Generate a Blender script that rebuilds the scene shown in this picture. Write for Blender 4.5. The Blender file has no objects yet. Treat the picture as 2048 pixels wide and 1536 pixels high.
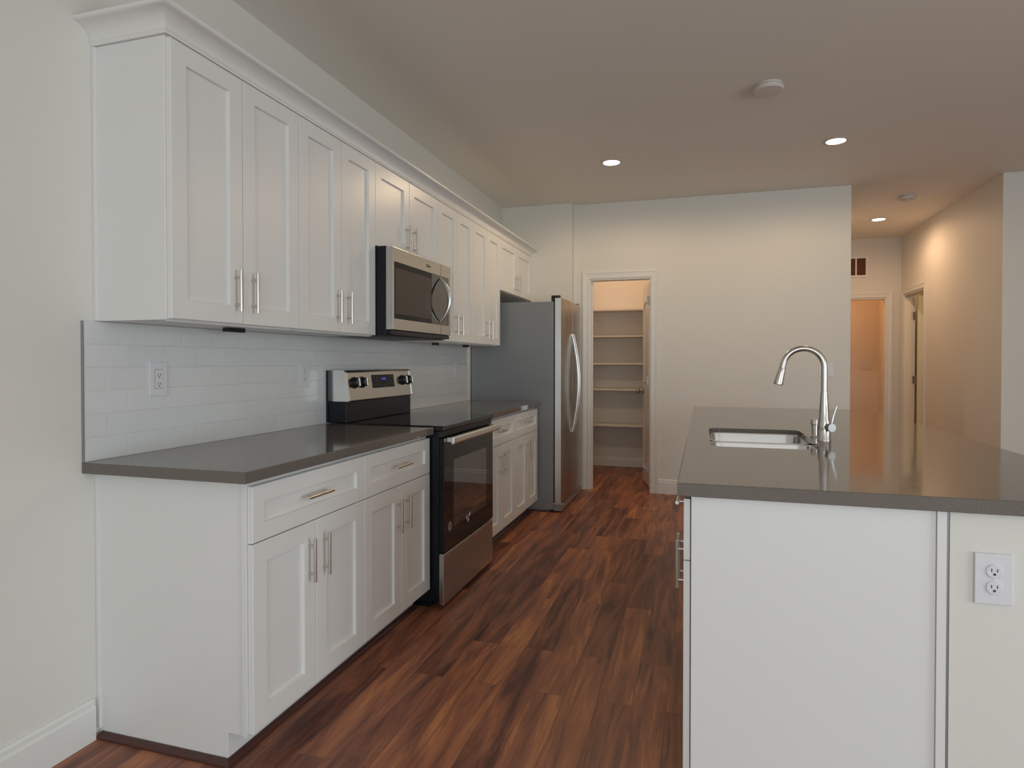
import bpy, bmesh, math, random
from mathutils import Vector, Matrix
random.seed(4)
S = bpy.context.scene
C = S.collection
PI = math.pi

# ------------------------------------------------------------------ camera
cam = bpy.data.cameras.new('camera')
cam.sensor_width = 36.0
cam.lens = 36.0 * 1258.85 / 2048.0
cam.shift_y = (741.16 - 768.0) / 2048.0
cam.clip_start = 0.05
co = bpy.data.objects.new('camera', cam)
co.location = (1.9131, -1.5845, 1.236)
co.rotation_euler = (PI / 2 - 0.0128, 0.0, 0.2949)
C.objects.link(co)
S.camera = co

# ------------------------------------------------------------------ world, daylight, exposure
w = bpy.data.worlds.new('sky')
S.world = w
w.use_nodes = True
bg = w.node_tree.nodes['Background']
bg.inputs[0].default_value = (0.87, 0.95, 1.0, 1)
bg.inputs[1].default_value = 1.55
S.view_settings.view_transform = 'Standard'
S.view_settings.look = 'None'
S.view_settings.gamma = 1.0
S.view_settings.use_curve_mapping = False
S.view_settings.exposure = 0.04


def area(name, loc, rot, sx, sy, power, col):
    l = bpy.data.lights.new(name, 'AREA')
    l.shape = 'RECTANGLE'
    l.size = sx
    l.size_y = sy
    l.energy = power
    l.color = col
    o = bpy.data.objects.new(name, l)
    o.location = loc
    o.rotation_euler = rot
    C.objects.link(o)
    return o


# daylight entering by the rear glass doors and the side window of the room behind the camera
area('daylight_rear', (3.05, -4.96, 1.2), (PI / 2, 0, 0), 3.7, 2.2, 48, (0.78, 0.93, 1.0))
area('daylight_side', (6.95, -1.6, 1.15), (PI / 2, 0, PI / 2), 2.2, 2.0, 76, (0.80, 0.93, 1.0))
# ------------------------------------------------------------------ dimensions
H = 2.7695
YC, YC2 = -0.0529, 3.424            # counter ends
ZCT, ZCB = 0.914, 0.8785           # counter top / bottom
YR0, YR1 = 1.3035, 2.072           # range
XU = 0.3090                        # upper door face
XD = 0.6114                        # base door face
YW, YB = 4.399, 4.4946             # alcove wall, back wall
XH0, XH1, YH = 3.134, 4.230, 7.187
YCR = 4.46


# ------------------------------------------------------------------ materials
def mat(name, col, rough=0.5, metal=0.0, bump=0.0, bscale=200.0, spec=0.5, coat=0.0):
    m = bpy.data.materials.new(name)
    m.use_nodes = True
    n, l = m.node_tree.nodes, m.node_tree.links
    b = n['Principled BSDF']
    b.inputs['Base Color'].default_value = (*col, 1)
    b.inputs['Roughness'].default_value = rough
    b.inputs['Metallic'].default_value = metal
    b.inputs['Specular IOR Level'].default_value = spec
    b.inputs['Coat Weight'].default_value = coat
    if bump:
        tc = n.new('ShaderNodeTexCoord')
        t = n.new('ShaderNodeTexNoise')
        t.inputs['Scale'].default_value = bscale
        t.inputs['Detail'].default_value = 3
        bp = n.new('ShaderNodeBump')
        bp.inputs['Strength'].default_value = bump
        bp.inputs['Distance'].default_value = 0.002
        l.new(tc.outputs['Object'], t.inputs['Vector'])
        l.new(t.outputs['Fac'], bp.inputs['Height'])
        l.new(bp.outputs['Normal'], b.inputs['Normal'])
    return m


def srgb(r, g, b):
    f = lambda c: (c / 255 / 12.92) if c / 255 <= 0.04045 else ((c / 255 + 0.055) / 1.055) ** 2.4
    return (f(r), f(g), f(b))


def emis(name, col, strength):
    m = mat(name, col, 0.4)
    b = m.node_tree.nodes['Principled BSDF']
    b.inputs['Emission Color'].default_value = (*col, 1)
    b.inputs['Emission Strength'].default_value = strength
    return m


def steel(name, col, rough, axis=2):
    m = mat(name, col, rough, 1.0)
    n, l = m.node_tree.nodes, m.node_tree.links
    b = n['Principled BSDF']
    tc = n.new('ShaderNodeTexCoord')
    mp = n.new('ShaderNodeMapping')
    sc = [400.0, 400.0, 400.0]
    sc[axis] = 4.0
    mp.inputs['Scale'].default_value = sc
    t = n.new('ShaderNodeTexNoise')
    t.inputs['Scale'].default_value = 1.0
    mr = n.new('ShaderNodeMapRange')
    mr.inputs['To Min'].default_value = rough * 0.8
    mr.inputs['To Max'].default_value = rough * 1.25
    l.new(tc.outputs['Object'], mp.inputs['Vector'])
    l.new(mp.outputs['Vector'], t.inputs['Vector'])
    l.new(t.outputs['Fac'], mr.inputs['Value'])
    l.new(mr.outputs['Result'], b.inputs['Roughness'])
    return m


def wood_floor():
    m = mat('dark_plank_floor', (0.1, 0.04, 0.02), 0.35)
    n, l = m.node_tree.nodes, m.node_tree.links
    b = n['Principled BSDF']
    tc = n.new('ShaderNodeTexCoord')
    sp = n.new('ShaderNodeSeparateXYZ')
    l.new(tc.outputs['Object'], sp.inputs[0])
    cb = n.new('ShaderNodeCombineXYZ')
    l.new(sp.outputs['Y'], cb.inputs['X'])
    l.new(sp.outputs['X'], cb.inputs['Y'])
    br = n.new('ShaderNodeTexBrick')
    br.offset = 0.37
    br.inputs['Color1'].default_value = (0, 0, 0, 1)
    br.inputs['Color2'].default_value = (1, 1, 1, 1)
    br.inputs['Mortar'].default_value = (0.5, 0.5, 0.5, 1)
    br.inputs['Scale'].default_value = 1
    br.inputs['Brick Width'].default_value = 0.92
    br.inputs['Row Height'].default_value = 0.122
    br.inputs['Mortar Size'].default_value = 0.0012
    br.inputs['Mortar Smooth'].default_value = 0.3
    l.new(cb.outputs[0], br.inputs['Vector'])
    # grain : stretched along y, shifted from plank to plank
    off = n.new('ShaderNodeMath'); off.operation = 'MULTIPLY'; off.inputs[1].default_value = 37.0
    l.new(br.outputs['Color'], off.inputs[0])
    c2 = n.new('ShaderNodeCombineXYZ')
    mx = n.new('ShaderNodeMath'); mx.operation = 'MULTIPLY'; mx.inputs[1].default_value = 17.0
    my = n.new('ShaderNodeMath'); my.operation = 'MULTIPLY'; my.inputs[1].default_value = 1.7
    l.new(sp.outputs['X'], mx.inputs[0]); l.new(sp.outputs['Y'], my.inputs[0])
    l.new(mx.outputs[0], c2.inputs['X']); l.new(my.outputs[0], c2.inputs['Y']); l.new(off.outputs[0], c2.inputs['Z'])
    g1 = n.new('ShaderNodeTexNoise')
    g1.inputs['Scale'].default_value = 1.0; g1.inputs['Detail'].default_value = 6
    g1.inputs['Roughness'].default_value = 0.62; g1.inputs['Distortion'].default_value = 0.9
    l.new(c2.outputs[0], g1.inputs['Vector'])
    c3 = n.new('ShaderNodeVectorMath'); c3.operation = 'MULTIPLY'
    c3.inputs[1].default_value = (5.0, 2.2, 1.0)
    l.new(c2.outputs[0], c3.inputs[0])
    g2 = n.new('ShaderNodeTexNoise')
    g2.inputs['Scale'].default_value = 1.0; g2.inputs['Detail'].default_value = 4
    l.new(c3.outputs[0], g2.inputs['Vector'])
    # value = grain + plank tone
    a1 = n.new('ShaderNodeMath'); a1.operation = 'MULTIPLY_ADD'
    a1.inputs[1].default_value = 0.17
    l.new(br.outputs['Color'], a1.inputs[0]); l.new(g1.outputs['Fac'], a1.inputs[2])
    a2 = n.new('ShaderNodeMath'); a2.operation = 'MULTIPLY_ADD'
    a2.inputs[1].default_value = 0.22
    l.new(g2.outputs['Fac'], a2.inputs[0]); l.new(a1.outputs[0], a2.inputs[2])
    rp = n.new('ShaderNodeValToRGB')
    e = rp.color_ramp.elements
    e[0].position = 0.40; e[0].color = (*srgb(62, 38, 34), 1)
    e[1].position = 0.95; e[1].color = (*srgb(206, 140, 88), 1)
    for p, c in ((0.55, (104, 64, 54)), (0.69, (142, 90, 70)), (0.82, (172, 110, 78))):
        x = e.new(p); x.color = (*srgb(*c), 1)
    l.new(a2.outputs[0], rp.inputs['Fac'])
    dk = n.new('ShaderNodeMix'); dk.data_type = 'RGBA'
    fm = n.new('ShaderNodeMath'); fm.operation = 'MULTIPLY'; fm.inputs[1].default_value = 0.4
    l.new(br.outputs['Fac'], fm.inputs[0])
    l.new(fm.outputs[0], dk.inputs['Factor'])
    l.new(rp.outputs['Color'], dk.inputs[6])
    dk.inputs[7].default_value = (*srgb(25, 14, 13), 1)
    l.new(dk.outputs[2], b.inputs['Base Color'])
    rr = n.new('ShaderNodeMapRange')
    rr.inputs['To Min'].default_value = 0.27; rr.inputs['To Max'].default_value = 0.50
    l.new(g2.outputs['Fac'], rr.inputs['Value'])
    l.new(rr.outputs['Result'], b.inputs['Roughness'])
    bp = n.new('ShaderNodeBump'); bp.inputs['Strength'].default_value = 0.12; bp.inputs['Distance'].default_value = 0.003
    l.new(a2.outputs[0], bp.inputs['Height'])
    l.new(bp.outputs['Normal'], b.inputs['Normal'])
    b.inputs['Specular IOR Level'].default_value = 0.4
    return m


def tile_mat():
    m = mat('white_subway_tile', (0.72, 0.73, 0.72), 0.22)
    n, l = m.node_tree.nodes, m.node_tree.links
    b = n['Principled BSDF']
    tc = n.new('ShaderNodeTexCoord')
    sp = n.new('ShaderNodeSeparateXYZ')
    l.new(tc.outputs['Object'], sp.inputs[0])
    cb = n.new('ShaderNodeCombineXYZ')
    ay = n.new('ShaderNodeMath'); ay.operation = 'ADD'; ay.inputs[1].default_value = TILE_DY
    az = n.new('ShaderNodeMath'); az.operation = 'ADD'; az.inputs[1].default_value = 0.0
    l.new(sp.outputs['Y'], ay.inputs[0]); l.new(sp.outputs['Z'], az.inputs[0])
    l.new(ay.outputs[0], cb.inputs['X']); l.new(az.outputs[0], cb.inputs['Y'])
    br = n.new('ShaderNodeTexBrick')
    br.offset = 0.5
    br.inputs['Scale'].default_value = 1
    br.inputs['Brick Width'].default_value = 0.158
    br.inputs['Row Height'].default_value = 0.0763
    br.inputs['Mortar Size'].default_value = 0.0016
    br.inputs['Mortar Smooth'].default_value = 0.4
    br.inputs['Color1'].default_value = (0.74, 0.755, 0.755, 1)
    br.inputs['Color2'].default_value = (0.77, 0.785, 0.785, 1)
    br.inputs['Mortar'].default_value = (0.93, 0.93, 0.92, 1)
    l.new(cb.outputs[0], br.inputs['Vector'])
    l.new(br.outputs['Color'], b.inputs['Base Color'])
    bp = n.new('ShaderNodeBump'); bp.invert = True
    bp.inputs['Strength'].default_value = 0.9; bp.inputs['Distance'].default_value = 0.003
    l.new(br.outputs['Fac'], bp.inputs['Height'])
    l.new(bp.outputs['Normal'], b.inputs['Normal'])
    return m


def quartz():
    m = mat('taupe_quartz', (0.15, 0.13, 0.115), 0.09)
    n, l = m.node_tree.nodes, m.node_tree.links
    b = n['Principled BSDF']
    tc = n.new('ShaderNodeTexCoord')
    t = n.new('ShaderNodeTexNoise')
    t.inputs['Scale'].default_value = 350; t.inputs['Detail'].default_value = 3
    rp = n.new('ShaderNodeValToRGB')
    rp.color_ramp.elements[0].position = 0.35; rp.color_ramp.elements[0].color = (*srgb(101, 94, 88), 1)
    rp.color_ramp.elements[1].position = 0.65; rp.color_ramp.elements[1].color = (*srgb(116, 109, 102), 1)
    l.new(tc.outputs['Object'], t.inputs['Vector'])
    l.new(t.outputs['Fac'], rp.inputs['Fac'])
    l.new(rp.outputs['Color'], b.inputs['Base Color'])
    return m


TILE_DY = 0.0
M = {}
M['wall'] = mat('wall_paint', srgb(226, 223, 215), 0.55, bump=0.12, bscale=60)
M['ceil'] = mat('ceiling_paint', srgb(238, 233, 224), 0.7, bump=0.12, bscale=60)
M['trim'] = mat('trim_paint', srgb(232, 230, 225), 0.35)
M['cab'] = mat('cabinet_white', srgb(232, 231, 228), 0.33)
M['cabin'] = mat('cabinet_underside', srgb(206, 200, 190), 0.5)
M['floor'] = wood_floor()
M['quartz'] = quartz()
M['shoe'] = mat('dark_wood_shoe_mould', srgb(78, 46, 40), 0.35)
M['nickel'] = steel('brushed_nickel', (0.66, 0.62, 0.57), 0.26)
M['steel'] = steel('stainless_front', (0.55, 0.53, 0.50), 0.24, 1)
M['steelv'] = steel('stainless_fridge', (0.52, 0.50, 0.48), 0.28, 2)
M['chrome'] = mat('polished_steel', (0.72, 0.71, 0.69), 0.13, 1.0)
M['sink'] = mat('sink_steel', (0.78, 0.79, 0.80), 0.2, 1.0)
M['bsteel'] = mat('bright_steel_edge', (0.80, 0.79, 0.76), 0.3, 1.0)
M['black'] = mat('black_enamel', (0.006, 0.008, 0.013), 0.25, spec=0.3)
M['blackm'] = mat('black_plastic', (0.012, 0.012, 0.014), 0.45)
M['bglass'] = mat('black_glass', (0.005, 0.005, 0.006), 0.035, spec=0.32)
M['mglass'] = mat('microwave_glass', (0.005, 0.005, 0.006), 0.10, spec=0.16)
M['cglass'] = mat('control_panel_glass', (0.005, 0.005, 0.006), 0.03, spec=1.0)
M['cglass'].node_tree.nodes['Principled BSDF'].inputs['IOR'].default_value = 1.7
M['owin'] = mat('oven_window_glass', (0.012, 0.012, 0.013), 0.03, spec=1.0)
M['owin'].node_tree.nodes['Principled BSDF'].inputs['IOR'].default_value = 1.95
M['mwin'] = mat('microwave_window_mesh', srgb(66, 56, 50), 0.25, spec=0.3)
M['fside'] = mat('grey_fridge_side', srgb(140, 143, 144), 0.32, bump=0.05, bscale=400)
M['gasket'] = mat('dark_gasket', srgb(38, 38, 40), 0.5)
M['plate'] = mat('white_plastic', srgb(226, 226, 230), 0.3)
M['slot'] = mat('dark_slot', srgb(52, 52, 56), 0.6)
M['plastic'] = mat('detector_plastic', srgb(214, 206, 200), 0.45)
M['lens'] = emis('lamp_lens', (1.0, 0.86, 0.66), 22)
M['vent'] = mat('vent_dark_back', srgb(112, 66, 46), 0.7)
M['shelf'] = mat('shelf_paint', srgb(226, 222, 212), 0.4)
M['satin'] = mat('satin_nickel', (0.34, 0.33, 0.31), 0.42, 1.0)
M['hinge'] = mat('hinge_nickel', (0.34, 0.32, 0.30), 0.35, 1.0)
M['disp'] = mat('display_black', (0.008, 0.008, 0.014), 0.3, spec=0.2)
M['blue'] = emis('display_blue', (0.10, 0.14, 0.9), 0.35)
M['amber'] = mat('display_marks', srgb(96, 96, 70), 0.4)
M['white'] = mat('sticker_white', srgb(214, 214, 216), 0.4)
M['grey'] = mat('sticker_grey', srgb(150, 140, 136), 0.5)
M['pinkgrey'] = mat('sticker_centre', srgb(116, 96, 92), 0.5)
M['edge'] = mat('tile_edge_metal', srgb(150, 152, 152), 0.35, 0.3)


# ------------------------------------------------------------------ helpers
ORI = {}


def box(bm, x0, x1, y0, y1, z0, z1):
    vs = [bm.verts.new((x, y, z)) for z in (z0, z1) for y in (y0, y1) for x in (x0, x1)]
    for f in ((0, 2, 3, 1), (4, 5, 7, 6), (0, 1, 5, 4), (2, 6, 7, 3), (0, 4, 6, 2), (1, 3, 7, 5)):
        bm.faces.new([vs[i] for i in f])
    return vs


def tube(bm, pts, r, n=12, cap=True):
    """sweep a circle along pts; r a number or a list"""
    pts = [Vector(p) for p in pts]
    rings = []
    up = None
    for i, p in enumerate(pts):
        if i == 0:
            d = pts[1] - pts[0]
        elif i == len(pts) - 1:
            d = pts[-1] - pts[-2]
        else:
            d = (pts[i + 1] - p).normalized() + (p - pts[i - 1]).normalized()
        d.normalize()
        if up is None:
            up = Vector((0, 0, 1)) if abs(d.z) < 0.9 else Vector((1, 0, 0))
        a = d.cross(up).normalized()
        b = a.cross(d).normalized()
        up = b
        rr = r[i] if isinstance(r, (list, tuple)) else r
        rings.append([bm.verts.new(p + (a * math.cos(2 * PI * k / n) + b * math.sin(2 * PI * k / n)) * rr) for k in range(n)])
    for i in range(len(rings) - 1):
        for k in range(n):
            bm.faces.new((rings[i][k], rings[i][(k + 1) % n], rings[i + 1][(k + 1) % n], rings[i + 1][k]))
    if cap:
        bm.faces.new(rings[0][::-1])
        bm.faces.new(rings[-1])


def lathe(bm, prof, org=(0, 0, 0), n=32, axis=None):
    """prof: (radius, height) list, revolved about z (or about axis) at org"""
    rot = Matrix.Identity(3)
    if axis is not None:
        rot = Vector((0, 0, 1)).rotation_difference(Vector(axis)).to_matrix()
    org = Vector(org)
    rings = []
    for r, h in prof:
        if r < 1e-6:
            rings.append([bm.verts.new(org + rot @ Vector((0, 0, h)))])
        else:
            rings.append([bm.verts.new(org + rot @ Vector((r * math.cos(2 * PI * k / n), r * math.sin(2 * PI * k / n), h))) for k in range(n)])
    for a, b in zip(rings, rings[1:]):
        for k in range(n):
            if len(a) == 1 and len(b) > 1:
                bm.faces.new((a[0], b[k], b[(k + 1) % n]))
            elif len(b) == 1 and len(a) > 1:
                bm.faces.new((a[k], a[(k + 1) % n], b[0]))
            elif len(a) > 1:
                bm.faces.new((a[k], a[(k + 1) % n], b[(k + 1) % n], b[k]))
    for rg, flip in ((rings[0], True), (rings[-1], False)):
        if len(rg) > 2:
            bm.faces.new(rg[::-1] if flip else rg)


def prism(bm, poly, axis, a0, a1):
    """extrude a 2-D polygon along axis ('x','y','z') from a0 to a1; poly in the other two axes, in xyz order"""
    def P(u, v, a):
        return {'x': (a, u, v), 'y': (u, a, v), 'z': (u, v, a)}[axis]
    A = [bm.verts.new(P(u, v, a0)) for u, v in poly]
    B = [bm.verts.new(P(u, v, a1)) for u, v in poly]
    bm.faces.new(A)
    bm.faces.new(B[::-1])
    n = len(poly)
    for i in range(n):
        bm.faces.new((A[i], B[i], B[(i + 1) % n], A[(i + 1) % n]))


def obj(name, bm, m, parent=None, bevel=0.0, smooth=False, seg=2):
    bmesh.ops.recalc_face_normals(bm, faces=bm.faces[:])
    if parent is not None:
        o0 = ORI[parent.name]
    else:
        xs = [v.co.x for v in bm.verts]; ys = [v.co.y for v in bm.verts]; zs = [v.co.z for v in bm.verts]
        o0 = Vector(((min(xs) + max(xs)) / 2, (min(ys) + max(ys)) / 2, min(zs)))
    bmesh.ops.translate(bm, verts=bm.verts[:], vec=-o0)
    me = bpy.data.meshes.new(name)
    bm.to_mesh(me)
    bm.free()
    me.materials.append(m)
    if smooth:
        me.shade_smooth()
    o = bpy.data.objects.new(name, me)
    C.objects.link(o)
    if parent is None:
        o.location = o0
    else:
        o.parent = parent
    ORI[o.name] = o0
    if bevel:
        b = o.modifiers.new('bevel', 'BEVEL')
        b.width = bevel
        b.segments = seg
        b.limit_method = 'ANGLE'
        b.angle_limit = math.radians(40)
        b.harden_normals = False
    if smooth:
        try:
            me.set_sharp_from_angle(angle=math.radians(38))
        except Exception:
            pass
    return o


def bx(name, m, parent, *d, bevel=0.0):
    bm = bmesh.new()
    for q in (d if isinstance(d[0], (tuple, list)) else (d,)):
        box(bm, *q)
    return obj(name, bm, m, parent, bevel)


def tag(o, label, cat, group=None):
    o['label'] = label
    o['category'] = cat
    if group:
        o['group'] = group
    return o


def thing(name, label, cat, loc, group=None):
    o = bpy.data.objects.new(name, None)
    o.empty_display_size = 0.1
    C.objects.link(o)
    o.location = loc
    ORI[o.name] = Vector(loc)
    return tag(o, label, cat, group)


def struct(o, label, cat):
    o['kind'] = 'structure'
    return tag(o, label, cat)


# ------------------------------------------------------------------ room shell
def sbox(name, m, label, cat, *d, bevel=0.0):
    return struct(bx(name, m, None, *d, bevel=bevel), label, cat)


fl = bmesh.new()
box(fl, -0.12, 7.12, -5.1, 9.0, -0.1, 0.0)
bmesh.ops.translate(fl, verts=fl.verts[:], vec=(0, 0, 0))
floor = struct(obj('floor', fl, M['floor']), 'dark reddish brown wood plank floor running toward the pantry', 'floor')
sbox('ceiling', M['ceil'], 'flat taupe shaded ceiling over the kitchen and hall', 'ceiling', (-0.12, 7.12, -5.1, 9.0, H, H + 0.1))
sbox('wall_left', M['wall'], 'off-white wall behind the long cabinet run', 'wall', (-0.12, 0, -5.0, 9.0, 0, H))
DZ = 2.048
sbox('wall_alcove', M['wall'], 'short wall section that juts out beside the refrigerator', 'wall', (0, 0.7, YW, YB, 0, H))
X0, X1 = 0.8513, 1.4441
sbox('wall_back', M['wall'], 'off-white back wall with the pantry doorway', 'wall',
     (0, X0, YB, YB + 0.115, 0, H), (X1, XH0, YB, YB + 0.115, 0, H), (X0, X1, YB, YB + 0.115, DZ, H))
sbox('wall_hall_left', M['wall'], 'left wall of the hallway', 'wall', (XH0 - 0.115, XH0, YB + 0.115, YH, 0, H))
HY0, HY1 = 6.335, 7.085
sbox('wall_hall_right', M['wall'], 'right hallway wall with a door near its far end', 'wall',
     (XH1, XH1 + 0.12, YCR, HY0, 0, H), (XH1, XH1 + 0.12, HY1, YH + 0.115, 0, H), (XH1, XH1 + 0.12, HY0, HY1, 2.06, H))
sbox('wall_right_front', M['wall'], 'off-white wall at the right edge beside the hallway mouth', 'wall', (XH1 + 0.12, 7.0, YCR, YCR + 0.12, 0, H))
EX0, EX1 = 3.262, 4.071
sbox('wall_hall_end', M['wall'], 'end wall of the hallway above a dark doorway', 'wall',
     (XH0 - 0.115, EX0, YH, YH + 0.115, 0, H), (EX1, XH1, YH, YH + 0.115, 0, H), (EX0, EX1, YH, YH + 0.115, 2.037, H))
sbox('wall_far', M['wall'], 'far wall of the dim room past the hallway', 'wall', (2.2, 7.0, 8.7, 8.82, 0, H))
sbox('wall_far_side', M['wall'], 'left wall of the dim room past the hallway', 'wall', (2.2, 2.32, YH + 0.115, 8.7, 0, H))
sbox('wall_far_right', M['wall'], 'partition between the dim room and the side room', 'wall', (XH1 + 0.121, 4.47, YH + 0.116, 8.7, 0, H))
sbox('wall_pantry_back', M['wall'], 'pantry back wall behind the shelves', 'wall', (0.18, 1.72, 5.952, 6.07, 0, H))
sbox('wall_pantry_left', M['wall'], 'left wall inside the pantry', 'wall', (0.18, 0.30, YB + 0.115, 5.952, 0, H))
sbox('wall_pantry_right', M['wall'], 'right wall inside the pantry', 'wall', (1.60, 1.72, YB + 0.115, 5.952, 0, H))
sbox('wall_right', M['wall'], 'right wall of the room beyond the island', 'wall',
     (7.0, 7.12, -5.0, -2.7, 0, H), (7.0, 7.12, -0.5, 9.0, 0, H), (7.0, 7.12, -2.7, -0.5, 0, 0.1), (7.0, 7.12, -2.7, -0.5, 2.2, H))
sbox('wall_rear', M['wall'], 'rear wall with glass doors behind the viewpoint', 'wall',
     (0, 1.2, -5.1, -5.0, 0, H), (4.9, 7.0, -5.1, -5.0, 0, H), (1.2, 4.9, -5.1, -5.0, 2.3, H))

# window frames behind the viewpoint
sbox('window_1', M['trim'], 'white frame of the rear glass doors', 'window',
     (1.2, 1.26, -5.08, -5.02, 0, 2.3), (4.84, 4.9, -5.08, -5.02, 0, 2.3), (1.26, 4.84, -5.08, -5.02, 2.24, 2.3), (1.26, 4.84, -5.08, -5.02, 0, 0.06), (3.02, 3.08, -5.08, -5.02, 0.06, 2.24))
sbox('window_2', M['trim'], 'white frame of the side window', 'window',
     (7.02, 7.08, -2.7, -2.65, 0.1, 2.2), (7.02, 7.08, -0.55, -0.5, 0.1, 2.2), (7.02, 7.08, -2.65, -0.55, 2.15, 2.2), (7.02, 7.08, -2.65, -0.55, 0.1, 0.15))


def baseboard(name, label, axis, a0, a1, face, sign, h=0.135, t=0.015):
    bm = bmesh.new()
    prof = [(0, 0), (t, 0), (t, h - 0.03), (t * 0.72, h - 0.022), (t * 0.72, h - 0.008), (t * 0.35, h), (0, h)]
    poly = [(face + sign * u, v) for u, v in prof]
    prism(bm, poly, 'y' if axis == 'y' else 'x', a0, a1)
    return struct(obj(name, bm, M['trim']), label, 'baseboard')


baseboard('baseboard_left', 'white baseboard on the left wall in front of the cabinets', 'y', -5.0, -0.022, 0.0, 1)
baseboard('baseboard_back', 'white baseboard along the back wall right of the pantry', 'x', 1.509, XH0, YB, -1)
baseboard('baseboard_hall_right', 'white baseboard along the right hallway wall', 'y', YCR, 6.272, XH1, -1)
baseboard('baseboard_hall_left', 'white baseboard along the left hallway wall', 'y', YB + 0.115, YH, XH0, 1)
baseboard('baseboard_right_front', 'white baseboard at the wall right of the hallway mouth', 'x', XH1, 7.0, YCR, -1)
baseboard('baseboard_pantry', 'white baseboard at the foot of the pantry back wall', 'x', 0.30, 1.60, 5.952, -1, 0.11)

# ------------------------------------------------------------------ door casings, jambs and doors
def casing_y(name, label, x0, x1, ztop, wdt, yface, t=0.016):
    """casing around an opening in a wall whose face (toward -y) is yface"""
    bm = bmesh.new()
    prof = [(0, 0), (0, t * 0.55), (wdt * 0.18, t * 0.75), (wdt * 0.3, t * 0.55), (wdt * 0.72, t * 0.8), (wdt * 0.8, t), (wdt, t), (wdt, 0)]
    n = len(prof)
    path = [((x0, 0), (-1, 0)), ((x0, ztop), (-1, 1)), ((x1, ztop), (1, 1)), ((x1, 0), (1, 0))]
    rings = []
    for (px, pz), (dx, dz) in path:
        rings.append([bm.verts.new((px + dx * u, yface - v - 0.0005, pz + dz * u)) for u, v in prof])
    for a, b in zip(rings, rings[1:]):
        for k in range(n):
            bm.faces.new((a[k], a[(k + 1) % n], b[(k + 1) % n], b[k]))
    bm.faces.new(rings[0]); bm.faces.new(rings[-1][::-1])
    return struct(obj(name, bm, M['trim']), label, 'door casing')


def casing_x(name, label, y0, y1, ztop, wdt, xface, t=0.016):
    bm = bmesh.new()
    prof = [(0, 0), (0, t * 0.55), (wdt * 0.18, t * 0.75), (wdt * 0.3, t * 0.55), (wdt * 0.72, t * 0.8), (wdt * 0.8, t), (wdt, t), (wdt, 0)]
    n = len(prof)
    path = [((y0, 0), (-1, 0)), ((y0, ztop), (-1, 1)), ((y1, ztop), (1, 1)), ((y1, 0), (1, 0))]
    rings = []
    for (py, pz), (dy, dz) in path:
        rings.append([bm.verts.new((xface - v - 0.0005, py + dy * u, pz + dz * u)) for u, v in prof])
    for a, b in zip(rings, rings[1:]):
        for k in range(n):
            bm.faces.new((a[k], a[(k + 1) % n], b[(k + 1) % n], b[k]))
    bm.faces.new(rings[0]); bm.faces.new(rings[-1][::-1])
    return struct(obj(name, bm, M['trim']), label, 'door casing')


casing_y('trim_1', 'white moulded casing around the pantry doorway', X0 + 0.004, X1 - 0.004, DZ - 0.004, 0.068, YB)
casing_y('trim_2', 'white casing around the dark doorway at the hallway end', EX0, EX1, 2.037, 0.064, YH)
casing_x('trim_3', 'white casing around the door in the right hallway wall', HY0, HY1, 2.06, 0.06, XH1)


def leaf_mesh(bm, hinge, ang, length, th, z0, z1, side):
    """door leaf; hinge xy, ang direction of leaf in plan; two moulded panels, the upper one arched"""
    h = Vector((hinge[0], hinge[1], 0))
    d = Vector((math.cos(ang), math.sin(ang), 0))
    nrm = Vector((-math.sin(ang), math.cos(ang), 0)) * side
    vs = box(bm, 0, length, 0, th, z0, z1)
    for v in vs:
        v.co = h + d * v.co.x + nrm * v.co.y + Vector((0, 0, v.co.z))
    mx = length - 0.11
    for face in (0, th):
        for (a, b, arch) in ((0.16, 0.92, 0), (1.04, z1 - 0.17, 1)):
            loop = [(0.11, a), (mx, a)]
            if arch:
                for k in range(13):
                    t = PI * k / 12
                    loop.append(((0.11 + mx) / 2 + (mx - 0.11) / 2 * math.cos(t), b - 0.10 + 0.10 * math.sin(t)))
            else:
                loop += [(mx, b), (0.11, b)]
            loop.append(loop[0])
            tube(bm, [h + d * u + nrm * face + Vector((0, 0, v)) for u, v in loop], 0.008, 6)


def hinge_part(parent, x, y, z, ang):
    bm = bmesh.new()
    tube(bm, [(x, y, z - 0.045), (x, y, z + 0.045)], 0.007, 10)
    d = Vector((math.cos(ang), math.sin(ang), 0))
    for dd in (d,):
        n = Vector((-d.y, d.x, 0)) * 0.0015
        p = Vector((x, y, z))
        q = p + dd * 0.03
        vs = []
        for zz in (-0.045, 0.045):
            for s in (-1, 1):
                for b in (p, q):
                    vs.append(bm.verts.new(b + n * s + Vector((0, 0, zz))))
        for f in ((0, 2, 3, 1), (4, 5, 7, 6), (0, 1, 5, 4), (2, 6, 7, 3), (0, 4, 6, 2), (1, 3, 7, 5)):
            bm.faces.new([vs[i] for i in f])
    return obj('hinge', bm, M['hinge'], parent)


def knob_part(parent, base, nrm):
    bm = bmesh.new()
    lathe(bm, [(0.032, 0.0), (0.032, 0.006), (0.012, 0.010), (0.011, 0.034), (0.022, 0.040), (0.028, 0.052), (0.026, 0.064), (0.014, 0.070), (0, 0.071)], base, 24, nrm)
    return obj('door_knob', bm, M['hinge'], parent, smooth=True)


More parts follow.
